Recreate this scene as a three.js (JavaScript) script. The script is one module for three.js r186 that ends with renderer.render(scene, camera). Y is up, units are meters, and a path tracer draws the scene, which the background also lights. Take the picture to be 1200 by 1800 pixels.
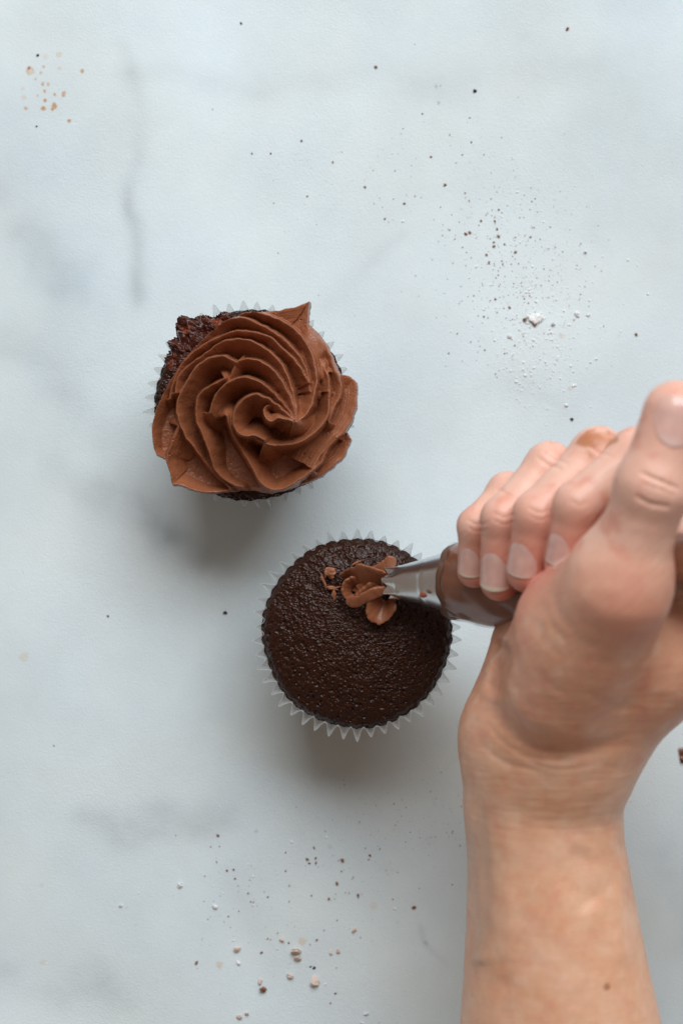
import * as THREE from 'three';
import { ImprovedNoise } from 'three/addons/math/ImprovedNoise.js';
import { mergeGeometries } from 'three/addons/utils/BufferGeometryUtils.js';
import { RectAreaLightUniformsLib } from 'three/addons/lights/RectAreaLightUniformsLib.js';

// ------------------------------------------------------------------ camera, surroundings, window light, exposure
const scene = new THREE.Scene();
const CAM_H = 0.8, MMPX = 0.215e-3;                       // camera height; metres per photo pixel on the table
const camera = new THREE.PerspectiveCamera(2 * Math.atan(900 * MMPX / CAM_H) * 180 / Math.PI, 2 / 3, 0.05, 12);
camera.position.set(0, CAM_H, 0); camera.up.set(0, 0, -1); camera.lookAt(0, 0, 0);
camera.focus = 0.752; camera.userData.fStop = 7;
const renderer = new THREE.WebGLRenderer({ antialias: true });
renderer.toneMapping = THREE.LinearToneMapping;
renderer.toneMappingExposure = 1.33;
renderer.shadowMap.enabled = true;
renderer.setSize(682, 1024);
scene.background = new THREE.Color().setRGB(0.148, 0.116, 0.094);   // the dim, even light of the room around
RectAreaLightUniformsLib.init();
const WIN = { at: [0.32, 1.7, -1.6], to: [0, 0.0, 0.0], w: 2.3, h: 1.3, power: 4.75 };
const windowLight = new THREE.RectAreaLight(new THREE.Color().setRGB(0.965, 0.985, 1.0), WIN.power, WIN.w, WIN.h);
windowLight.name = 'window_light';
windowLight.position.set(...WIN.at); windowLight.lookAt(...WIN.to); scene.add(windowLight);

// ------------------------------------------------------------------ helpers
const V = (x, y, z) => new THREE.Vector3(x, y, z);
const P = (px, py, mm = 0) => { const y = mm * 1e-3, s = MMPX * (CAM_H - y) / CAM_H; return V((px - 600) * s, y, (py - 900) * s); };
const PN = new ImprovedNoise(), noise = (x, y, z) => PN.noise(x, y, z);
const fbm = (x, y, z, o = 4) => { let s = 0, a = 0.5; for (let i = 0; i < o; i++) { s += a * noise(x, y, z); x = x * 2.03 + 7.1; y = y * 2.03 + 3.7; z = z * 2.03 + 1.3; a *= 0.5; } return s; };
const clamp = (x, a = 0, b = 1) => Math.min(b, Math.max(a, x));
const lerp = (a, b, t) => a + (b - a) * t;
const smooth = (a, b, x) => { const t = clamp((x - a) / (b - a)); return t * t * (3 - 2 * t); };
const smin = (a, b, k) => { const h = Math.max(k - Math.abs(a - b), 0) / k; return Math.min(a, b) - h * h * k * 0.25; };
const smax = (a, b, k) => -smin(-a, -b, k);
let seed = 12345; const rnd = () => { seed = (Math.imul(seed, 1664525) + 1013904223) >>> 0; return seed / 4294967296; };
const toSRGB = (c) => c <= 0.0031308 ? 12.92 * c : 1.055 * Math.pow(c, 1 / 2.4) - 0.055;
const names = new Map();
const numbered = (n) => { const k = names.get(n) ?? 0; names.set(n, k + 1); return k ? `${n}_${String(k).padStart(3, '0')}` : n; };
function shadowed(m) { m.castShadow = m.receiveShadow = true; return m; }
function mesh(name, geo, mat, parent) { const m = shadowed(new THREE.Mesh(geo, mat)); m.name = parent ? name : numbered(name); (parent ?? scene).add(m); return m; }
function tag(o, label, category, group, kind) { if (label) o.userData.label = label; if (category) o.userData.category = category; if (group) o.userData.group = group; if (kind) o.userData.kind = kind; return o; }
function thing(name, at, label, category, group) { const g = new THREE.Group(); g.name = numbered(name); g.position.copy(at); scene.add(g); return tag(g, label, category, group); }
function geom(pos, idx, col, uv) {
  const g = new THREE.BufferGeometry();
  g.setAttribute('position', new THREE.BufferAttribute(Float32Array.from(pos), 3));
  if (col) g.setAttribute('color', new THREE.BufferAttribute(Float32Array.from(col), 3));
  if (uv) g.setAttribute('uv', new THREE.BufferAttribute(Float32Array.from(uv), 2));
  g.setIndex(new THREE.BufferAttribute(Uint32Array.from(idx), 1)); g.computeVertexNormals(); return g;
}
// a grid of rows x cols points, optionally closed in the column direction
function gridIndex(rows, cols, closed, base = 0, flip = false) {
  const idx = [];
  for (let i = 0; i < rows - 1; i++) for (let j = 0; j < (closed ? cols : cols - 1); j++) {
    const a = base + i * cols + j, b = base + i * cols + (j + 1) % cols, c = a + cols, d = b + cols;
    flip ? idx.push(a, b, c, b, d, c) : idx.push(a, c, b, b, c, d);
  }
  return idx;
}
const put = (a, b) => { for (const x of b) a.push(x); };
const spline = (pts, n) => new THREE.CatmullRomCurve3(pts, false, 'centripetal').getSpacedPoints(n);
function heightTexture(size, f) {
  const d = new Uint8Array(size * size * 4);
  for (let y = 0; y < size; y++) for (let x = 0; x < size; x++) { const v = clamp(f(x / size, y / size)) * 255, o = (y * size + x) * 4; d[o] = d[o + 1] = d[o + 2] = v; d[o + 3] = 255; }
  const t = new THREE.DataTexture(d, size, size); t.wrapS = t.wrapT = THREE.RepeatWrapping; t.magFilter = t.minFilter = THREE.LinearFilter; t.needsUpdate = true; return t;
}
// noise that tiles over the unit square
const tileNoise = (u, v, f, s) => { const a = u * f, b = v * f, l = (x, t) => x, m = smooth(0, 1, u), n = smooth(0, 1, v);
  return lerp(lerp(noise(a, b, s), noise(a - f, b, s), m), lerp(noise(a, b - f, s), noise(a - f, b - f, s), m), n); };

// ------------------------------------------------------------------ the window out of the frame (seen in highlights)
{
  const w = new THREE.Group(); w.name = 'window'; w.position.set(...WIN.at); w.lookAt(...WIN.to); scene.add(w);
  tag(w, 'bright square window with white frame beyond the top edge', 'window');
  const glow = new THREE.MeshStandardMaterial({ color: 0x222222, emissive: new THREE.Color().setRGB(0.95, 0.98, 1.0), emissiveIntensity: 1.0, roughness: 0.9 });
  const pane = mesh('pane', new THREE.PlaneGeometry(WIN.w, WIN.h), glow, w); pane.position.z = -0.012;
  const white = new THREE.MeshStandardMaterial({ color: 0xe8e8e6, roughness: 0.6 });
  const t = 0.05, bars = [];
  for (const [x, y, a, b] of [[0, WIN.h / 2 + t / 2, WIN.w + 2 * t, t], [0, -WIN.h / 2 - t / 2, WIN.w + 2 * t, t], [WIN.w / 2 + t / 2, 0, t, WIN.h], [-WIN.w / 2 - t / 2, 0, t, WIN.h]]) { const g = new THREE.BoxGeometry(a, b, 0.05); g.translate(x, y, -0.03); bars.push(g); }
  mesh('window_frame', mergeGeometries(bars), white, w);
}

// ------------------------------------------------------------------ the marbled sheet
const SHEET = { w: 0.5, h: 0.7 };
{
  const W = 1463, H = 2048, rgb = new Float32Array(W * H * 3);
  const tx = (px) => ((px - 600) * MMPX / SHEET.w + 0.5) * W, ty = (py) => ((py - 900) * MMPX / SHEET.h + 0.5) * H, tpx = MMPX / SHEET.w * W;
  const vein = new Float32Array(W * H);
  const stroke = (pts, width, strength, wobble = 1) => {
    const c = new THREE.CatmullRomCurve3(pts.map(([x, y]) => V(tx(x), ty(y), 0))).getSpacedPoints(60), w = width * tpx;
    const bx = c.map((p) => p.x), by = c.map((p) => p.y), x0 = Math.max(0, Math.min(...bx) - 4 * w | 0), x1 = Math.min(W - 1, Math.max(...bx) + 4 * w | 0), y0 = Math.max(0, Math.min(...by) - 4 * w | 0), y1 = Math.min(H - 1, Math.max(...by) + 4 * w | 0);
    for (let y = y0; y <= y1; y++) for (let x = x0; x <= x1; x++) {
      const qx = x + wobble * w * 1.3 * fbm(x * 0.012, y * 0.012, width, 3), qy = y + wobble * w * 1.3 * fbm(x * 0.012, y * 0.012, width + 9, 3);
      let m = 1e9, mi = 0; for (let i = 0; i < c.length; i++) { const d = (qx - c[i].x) ** 2 + (qy - c[i].y) ** 2; if (d < m) { m = d; mi = i; } }
      const along = mi / 60, k = Math.exp(-m / (w * w)) * smooth(0, 0.25, along + 0.04) * smooth(0, 0.25, 1.04 - along) * strength * (0.55 + 0.9 * clamp(0.5 + fbm(x * 0.02, y * 0.02, 5, 3)));
      vein[y * W + x] += k;
    }
  };
  stroke([[222, 300], [226, 360], [238, 420], [243, 480], [244, 560]], 17, 0.11);
  stroke([[205, 60], [235, 150], [248, 240], [230, 330]], 16, 0.06);
  stroke([[-60, 330], [10, 380], [70, 440], [160, 520]], 44, 0.11);
  stroke([[-40, 560], [60, 640], [130, 720], [210, 800]], 44, 0.07);
  stroke([[60, 820], [150, 850], [240, 890], [330, 985]], 34, 0.10);
  stroke([[205, 870], [260, 905], [310, 950], [370, 1015]], 26, 0.16);
  stroke([[60, 1440], [150, 1430], [300, 1425], [400, 1430], [445, 1455]], 30, 0.08);
  stroke([[110, 1425], [200, 1460], [300, 1465], [380, 1440]], 30, 0.08);
  stroke([[-50, 1690], [50, 1720], [150, 1735], [260, 1770]], 40, 0.10);
  stroke([[470, 640], [560, 560], [640, 470], [690, 420]], 24, 0.02);
  stroke([[630, 480], [660, 452], [720, 405]], 12, 0.035);
  stroke([[400, 1500], [430, 1580], [470, 1660]], 30, 0.04);
  stroke([[640, 130], [800, 150], [960, 110], [1130, 160]], 40, 0.05);
  stroke([[130, 130], [330, 140], [520, 145], [700, 120]], 26, 0.05);
  stroke([[735, 1615], [748, 1660], [790, 1700]], 6, 0.05);
  stroke([[1150, 1450], [1180, 1560], [1230, 1700]], 40, 0.06);
  stroke([[820, 60], [980, 20], [1200, -20]], 60, 0.05);
  stroke([[840, 640], [960, 690], [1040, 720]], 30, 0.05);
  const fleck = (px, py, r, dx, dy, s) => stroke([[px - dx, py - dy], [px, py], [px + dx, py + dy]], r, s, 0.6);
  fleck(449, 1460, 3, 3, 1, 0.25); fleck(579, 1488, 3, 3, 4, 0.2); fleck(747, 1657, 3, 3, 4, 0.08); fleck(766, 151, 3, 2, 0, 0.2); fleck(770, 180, 3, 2, 1, 0.2); fleck(1085, 590, 3, 3, 3, 0.06);
  for (let y = 0; y < H; y++) for (let x = 0; x < W; x++) {
    const i = y * W + x, u = x * 0.0035, v = y * 0.0035;
    const cloud = fbm(u * 1.2, v * 1.2, 2.2, 4), fine = fbm(x * 0.05, y * 0.05, 8.1, 2), warm = fbm(u * 1.7, v * 1.7, 14.2, 3), g = noise(x * 0.45, y * 0.45, 3.3) * 0.012 + noise(x * 0.9, y * 0.9, 1.7) * 0.012;
    const broken = 0.4 + 1.5 * clamp(0.45 + 1.2 * fbm(x * 0.011, y * 0.011, 21, 4)), t = 1 + 0.24 * cloud + 0.03 * fine + 1.6 * g - 1.2 * vein[i] * broken;
    rgb[i * 3] = 0.655 * t * (1 + 0.06 * warm); rgb[i * 3 + 1] = 0.748 * t * (1 + 0.008 * warm); rgb[i * 3 + 2] = 0.785 * t * (1 - 0.06 * warm) * (1 + 0.08 * vein[i]);
  }
  // old orange-brown stains at the upper left, pale rubbed spots elsewhere
  const stain = (px, py, r, c, a, ring = 0, sx = 1, sy = 1) => {
    const R = r * tpx * 1.8, cx = tx(px), cy = ty(py), k = px * 0.37 + py * 0.11;
    for (let y = Math.max(0, cy - R | 0); y <= Math.min(H - 1, cy + R); y++) for (let x = Math.max(0, cx - R | 0); x <= Math.min(W - 1, cx + R); x++) {
      const dx = (x - cx) / sx, dy = (y - cy) / sy, d = Math.hypot(dx, dy) / (r * tpx) * (1 + 0.9 * fbm(x * 0.25, y * 0.25, k, 2));
      let m = a * smooth(1.1, 0.75, d) * (0.7 + 0.8 * clamp(0.4 + fbm(x * 0.4, y * 0.4, k + 3, 2)));
      if (ring) m *= 0.45 + 0.55 * smooth(0.3, 0.8, d);
      for (let c3 = 0; c3 < 3; c3++) { const o = (y * W + x) * 3 + c3; rgb[o] = lerp(rgb[o], c[c3], clamp(m)); }
    }
  };
  const OR = [0.50, 0.26, 0.10], PO = [0.62, 0.50, 0.36], RD = [0.32, 0.08, 0.03];
  stain(53, 123, 7.5, [0.6, 0.4, 0.22], 0.75, 1); stain(50, 119, 3, RD, 0.8);
  for (const [x, y, r, a] of [[76, 116, 3, 0.5], [71, 128, 3, 0.55], [75, 147, 3, 0.7], [84, 147, 3, 0.6], [78, 159, 2.6, 0.8], [96, 165, 2.6, 0.8], [111, 165, 4, 0.7], [79, 176, 3, 0.9], [76, 190, 4, 0.8], [95, 186, 5, 0.85], [92, 191, 3, 0.8], [45, 190, 3, 0.7], [121, 212, 3, 0.9], [144, 125, 3.4, 0.8], [62, 138, 2, 0.5], [65, 168, 2, 0.5]]) stain(x, y, r, OR, a, 0, 1, 1.2);
  for (const [x, y, r, a] of [[103, 95, 6, 0.5], [104, 119, 4, 0.5], [40, 155, 4, 0.4], [41, 170, 5, 0.4], [80, 100, 5, 0.3], [75, 1690, 6, 0.3], [42, 1154, 8, 0.35], [385, 1696, 6, 0.5], [530, 1655, 7, 0.5], [72, 1556, 4, 0.3], [655, 1592, 7, 0.25], [1000, 683, 5, 0.4], [985, 590, 5, 0.4], [1118, 590, 2, 0.4]]) stain(x, y, r, PO, a);
  const px8 = new Uint8Array(W * H * 4);
  for (let y = 0; y < H; y++) for (let x = 0; x < W; x++) { const i = (y * W + x) * 3, o = ((H - 1 - y) * W + x) * 4; for (let c = 0; c < 3; c++) px8[o + c] = clamp(toSRGB(clamp(rgb[i + c]))) * 255 + 0.5; px8[o + 3] = 255; }
  const map = new THREE.DataTexture(px8, W, H); map.colorSpace = THREE.SRGBColorSpace; map.magFilter = map.minFilter = THREE.LinearFilter; map.wrapS = map.wrapT = THREE.MirroredRepeatWrapping; map.needsUpdate = true;
  const bump = heightTexture(1024, (u, v) => 0.5 + 0.42 * tileNoise(u, v, 110, 1.1) + 0.3 * tileNoise(u, v, 210, 4.4) + 0.2 * tileNoise(u, v, 40, 9.4));
  bump.repeat.set(SHEET.w / 0.08, SHEET.h / 0.08);
  const mat = new THREE.MeshPhysicalMaterial({ map, bumpMap: bump, bumpScale: 0.0001, roughness: 0.55, specularIntensity: 0.6 });
  const g = new THREE.PlaneGeometry(3 * SHEET.w, 3 * SHEET.h); const uv = g.attributes.uv;
  for (let i = 0; i < uv.count; i++) uv.setXY(i, uv.getX(i) * 3 - 1, uv.getY(i) * 3 - 1);
  g.rotateX(-Math.PI / 2);
  tag(mesh('table_surface', g, mat), 'pale blue grey marbled tabletop under the cupcakes', null, null, 'structure');
}

// ------------------------------------------------------------------ materials
const speckle = heightTexture(1024, (u, v) => 0.5 + 0.35 * tileNoise(u, v, 50, 2.1) + 0.3 * tileNoise(u, v, 110, 5.2) - 0.5 * smooth(0.45, 0.7, tileNoise(u, v, 34, 8.3)));
const M = {
  cake: new THREE.MeshPhysicalMaterial({ color: 0xffffff, vertexColors: true, roughness: 0.29, specularIntensity: 0.5 }),
  frosting: new THREE.MeshPhysicalMaterial({ color: 0xffffff, vertexColors: true, roughness: 0.35, specularIntensity: 0.8, bumpMap: speckle, bumpScale: 0.00011 }),
  paper: new THREE.MeshPhysicalMaterial({ color: new THREE.Color().setRGB(0.92, 0.93, 0.93), roughness: 0.42, transmission: 0.86, thickness: 0, ior: 1.35, side: THREE.DoubleSide }),
  paperEdge: new THREE.MeshPhysicalMaterial({ color: new THREE.Color().setRGB(0.85, 0.87, 0.87), roughness: 0.5, transmission: 0.5, thickness: 0 }),
  skin: new THREE.MeshPhysicalMaterial({ color: 0xffffff, vertexColors: true, roughness: 0.4, specularIntensity: 0.9 }),
  nail: new THREE.MeshPhysicalMaterial({ color: 0xffffff, vertexColors: true, roughness: 0.2, specularIntensity: 1.0 }),
  steel: new THREE.MeshPhysicalMaterial({ color: new THREE.Color().setRGB(0.78, 0.79, 0.8), metalness: 1, roughness: 0.27 }),
  film: new THREE.MeshPhysicalMaterial({ color: new THREE.Color().setRGB(0.93, 0.93, 0.94), roughness: 0.14, transmission: 1, thickness: 0, ior: 1.5, side: THREE.DoubleSide }),
  crumb: new THREE.MeshStandardMaterial({ color: new THREE.Color().setRGB(0.25, 0.115, 0.068), roughness: 0.8 }),
  darkCrumb: new THREE.MeshStandardMaterial({ color: new THREE.Color().setRGB(0.03, 0.013, 0.012), roughness: 0.6 }),
  beige: new THREE.MeshStandardMaterial({ color: new THREE.Color().setRGB(0.72, 0.59, 0.52), roughness: 0.9 }),
  white: new THREE.MeshStandardMaterial({ color: new THREE.Color().setRGB(0.82, 0.84, 0.85), roughness: 0.9 }),
};

// ------------------------------------------------------------------ cupcakes
const MM = 1e-3;
// fluted paper cup; r in metres, local to the cupcake centre
const rims = [];
function rimGeometry(p, r) { // the cut edge of the paper
  const n = p.length / 3, pos = [], idx = []; for (let j = 0; j < n; j++) for (let k = 0; k < 5; k++) { const a = k / 5 * Math.PI * 2, R = 1 + Math.cos(a) * r / Math.hypot(p[j * 3], p[j * 3 + 2]); pos.push(p[j * 3] * R, p[j * 3 + 1] + Math.sin(a) * r, p[j * 3 + 2] * R); }
  for (let j = 0; j < n; j++) for (let k = 0; k < 5; k++) { const a = j * 5 + k, b = j * 5 + (k + 1) % 5, c = ((j + 1) % n) * 5 + k, d = ((j + 1) % n) * 5 + (k + 1) % 5; idx.push(a, c, b, b, c, d); } return geom(pos, idx);
}
function linerGeometry(rBase, rTop, height, amp, flutes, sd) {
  const per = 12, cols = flutes * per, rows = 20, pos = [], idx = [];
  const wob = Array.from({ length: flutes }, () => [rnd() - 0.5, rnd() - 0.5, rnd() - 0.5]);
  for (let i = 0; i < rows; i++) {
    const t = i / (rows - 1);
    for (let j = 0; j < cols; j++) {
      const f = Math.floor(j / per), u = j / per - f, w = wob[f], th = (j / cols) * Math.PI * 2 + w[0] * 0.022 * t;
      const tooth = 0.2 * (1 - Math.abs(Math.cos(Math.PI * u))) + 0.8 * Math.pow(0.5 - 0.5 * Math.cos(2 * Math.PI * u), 1.25) + 0.12 * w[0] * Math.sin(2 * Math.PI * u);
      const fl = lerp(0.35, 1, t) * amp * (1 + 0.35 * w[1]);
      const flare = smooth(0.7, 1, t) * 1.7 * MM * (tooth) * (1 + 0.8 * w[2] + 0.7 * noise(th * 1.5, sd, 2));
      const r = lerp(rBase, rTop, t) + fl * (tooth - 0.25) + flare + 0.9 * MM * t * noise(th * 2, sd, t) + 0.5 * MM * t * t * noise(th * 9, sd, t * 2);
      pos.push(Math.cos(th) * r, 0.0006 + t * height + t * 0.0007 * w[2] - 0.0007 * t * (1 - tooth), Math.sin(th) * r);
    }
  }
  rims.push(pos.slice((rows - 1) * cols * 3));
  put(idx, gridIndex(rows, cols, true));
  const c = pos.length / 3; pos.push(0, 0.0006, 0); for (let j = 0; j < cols; j++) idx.push(c, j, (j + 1) % cols);
  return geom(pos, idx);
}
// dark pits and grains of the crumb: distance to the nearest of scattered points (cells of one unit)
const hash = (i, j, k) => { let h = Math.imul(i, 374761393) ^ Math.imul(j, 668265263) ^ Math.imul(k, 2147483647); h = Math.imul(h ^ (h >>> 13), 1274126177); return ((h ^ (h >>> 16)) >>> 0) / 4294967296; };
function cells(x, y, k) { const xi = Math.floor(x), yi = Math.floor(y); let m = 9, hh = 0; for (let a = -1; a < 2; a++) for (let b = -1; b < 2; b++) { const dx = xi + a + hash(xi + a, yi + b, k) - x, dy = yi + b + hash(xi + a, yi + b, k + 7) - y; const q = dx * dx + dy * dy; if (q < m) { m = q; hh = hash(xi + a, yi + b, k + 13); } } cells.h = hh; return Math.sqrt(m); }
// baked top: a crumbly dome that turns down into its side
function cakeGeometry(R, rim, dome, flutes, sd, torn) {
  const rings = 190, cols = 760, pos = [], col = [], idx = [];
  for (let i = 0; i < rings; i++) {
    const t = i / (rings - 1);
    for (let j = 0; j < cols; j++) {
      const th = j / cols * Math.PI * 2, cx = Math.cos(th), sz = Math.sin(th);
      let Rt = R * (1 + 0.022 * noise(cx * 1.7 + 0.4, sz * 1.7 + 0.3, sd + 0.5)) + (0.5 + 0.25 * noise(cx * 3, sz * 3, sd + 1)) * MM * (0.5 - 2 * Math.abs(((th * flutes / (Math.PI * 2)) % 1) - 0.5)) * smooth(0.55, 0.8, t);
      let tear = 0;
      if (torn) { tear = smooth(0, 0.35, torn(th)); Rt += torn(th) * MM + tear * (0.9 * fbm(cx * 30, sz * 30, 3, 3) + 0.7 * noise(cx * 70, sz * 70, 3)) * MM; }
      const T = Math.min(t / 0.86, 1), r = t < 0.86 ? Rt * T : Rt - (t - 0.86) / 0.14 * 3.2 * MM;
      const x = cx * r, z = sz * r, q = r / Rt;
      let y = t < 0.86 ? rim + dome * (1 - Math.pow(q, 2.3)) - 1.6 * MM * smooth(0.93, 1, q) : rim - 1.6 * MM - (t - 0.86) / 0.14 * 14 * MM;
      const X = x * 1000 + 51.37, Z = z * 1000 + 37.71, Y = y * 1000 + 3.3;
      const big = fbm(X * 0.16, Y * 0.16, Z * 0.16 + sd, 3), mid = noise(X * 0.75, Y * 0.75 + sd, Z * 0.75), fin = noise(X * 1.55 + 5, Y * 1.55, Z * 1.55 + sd), cell = Math.abs(noise(X * 0.55 + 9, Y * 0.55, Z * 0.55 + sd));
      const wxp = X + 0.6 * mid, wzp = Z + 0.6 * fin, g0 = cells(wxp * 0.7, wzp * 0.7, sd), h0 = cells.h, grain = cells(wxp * 1.25, wzp * 1.25, sd + 5), h1 = cells.h, pit = smooth(0.3, 0.1, cells(wxp * 0.42 + 9, wzp * 0.42, sd + 3)) * (cells.h > 0.45 ? 1 : 0);
      let d = big * 0.9 + mid * 0.26 + fin * 0.26 + (0.55 - g0) * 0.36 * h0 + (0.5 - grain) * 0.5 * h1 * h1 + 0.14 * noise(X * 2.3, Y * 2.3, Z * 2.3) - 0.45 * pit;
      const tr = tear * smooth(0.55, 0.9, q); d += tr * (3.2 * fbm(X * 0.22, Y * 0.2 + 3, Z * 0.22, 4) - 0.6);
      y += d * MM * (t < 0.86 ? 1 : 0.2);
      pos.push(x + cx * d * 0.25 * MM * q, y, z + sz * d * 0.25 * MM * q);
      const m = 0.5 + 0.5 * fbm(X * 0.5, Z * 0.5, sd + 4, 3), k = 0.8 + 0.5 * m;
      const hot = tr * smooth(0.08, 0.3, fbm(X * 0.22 + 7, Y * 0.2, Z * 0.22, 3)); col.push((0.027 + 0.05 * tr * m + 0.10 * hot) * k, (0.0080 + 0.006 * tr * m + 0.022 * hot) * k, (0.0040 + 0.002 * tr + 0.006 * hot) * k);
    }
  }
  put(idx, gridIndex(rings, cols, true, 0, true));
  return geom(pos, idx, col);
}
// cake inside the paper
function cakeSide(rBase, rTop, height) { const g = new THREE.CylinderGeometry(rTop, rBase, height, 96, 1, false); g.translate(0, height / 2 + 0.0012, 0); const c = new Float32Array(g.attributes.position.count * 3); for (let i = 0; i < c.length; i += 3) { c[i] = 0.030; c[i + 1] = 0.012; c[i + 2] = 0.009; } g.setAttribute('color', new THREE.BufferAttribute(c, 3)); g.deleteAttribute('uv'); return g; }
const RIM = 43 * MM;

const bareAt = P(627, 1114, 44).setY(0);
const bare = thing('cupcake', bareAt, 'plain dark chocolate cupcake under the metal piping nozzle, with only a first dab of frosting', 'cupcake');
mesh('paper_liner', linerGeometry(24 * MM, 34.2 * MM, 43.5 * MM, 2.0 * MM, 46, 3), M.paper, bare); mesh('paper_edge', rimGeometry(rims[0], 0.00008), M.paperEdge, bare);
mesh('cake', mergeGeometries([cakeGeometry(33.9 * MM, RIM, 7.5 * MM, 46, 7), cakeSide(23 * MM, 31.5 * MM, 36 * MM)]), M.cake, bare);

const frostedAt = P(440, 711, 44).setY(0);
const frosted = thing('cupcake', frostedAt, 'chocolate cupcake topped with a finished swirl of brown chocolate frosting', 'cupcake');
mesh('paper_liner', linerGeometry(24 * MM, 34.0 * MM, 42.6 * MM, 2.1 * MM, 44, 11), M.paper, frosted); mesh('paper_edge', rimGeometry(rims[1], 0.00006), M.paperEdge, frosted);
// how far the torn, upper left rim sticks out beyond the round (mm), by direction
const tearRim = [[272, 640, 0], [286, 604, 1.2], [291, 599, 3.2], [300, 584, 2.2], [307, 556, 6.6], [316, 549, 6.9], [334, 553, 3.9], [352, 550, 2.9], [372, 553, 0.6], [384, 548, 0.9], [404, 545, 0]].map(([x, y, r]) => [Math.atan2(y - 711, x - 440), r]).sort((a, b) => a[0] - b[0]);
const tornHere = (th) => { const t = Math.atan2(Math.sin(th), Math.cos(th)); for (let i = 0; i < tearRim.length - 1; i++) if (t >= tearRim[i][0] && t < tearRim[i + 1][0]) return lerp(tearRim[i][1], tearRim[i + 1][1], (t - tearRim[i][0]) / (tearRim[i + 1][0] - tearRim[i][0])); return 0; };
mesh('cake', mergeGeometries([cakeGeometry(34.4 * MM, RIM, 1.8 * MM, 42, 21, tornHere), cakeSide(23 * MM, 31.5 * MM, 36 * MM)]), M.cake, frosted);

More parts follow.
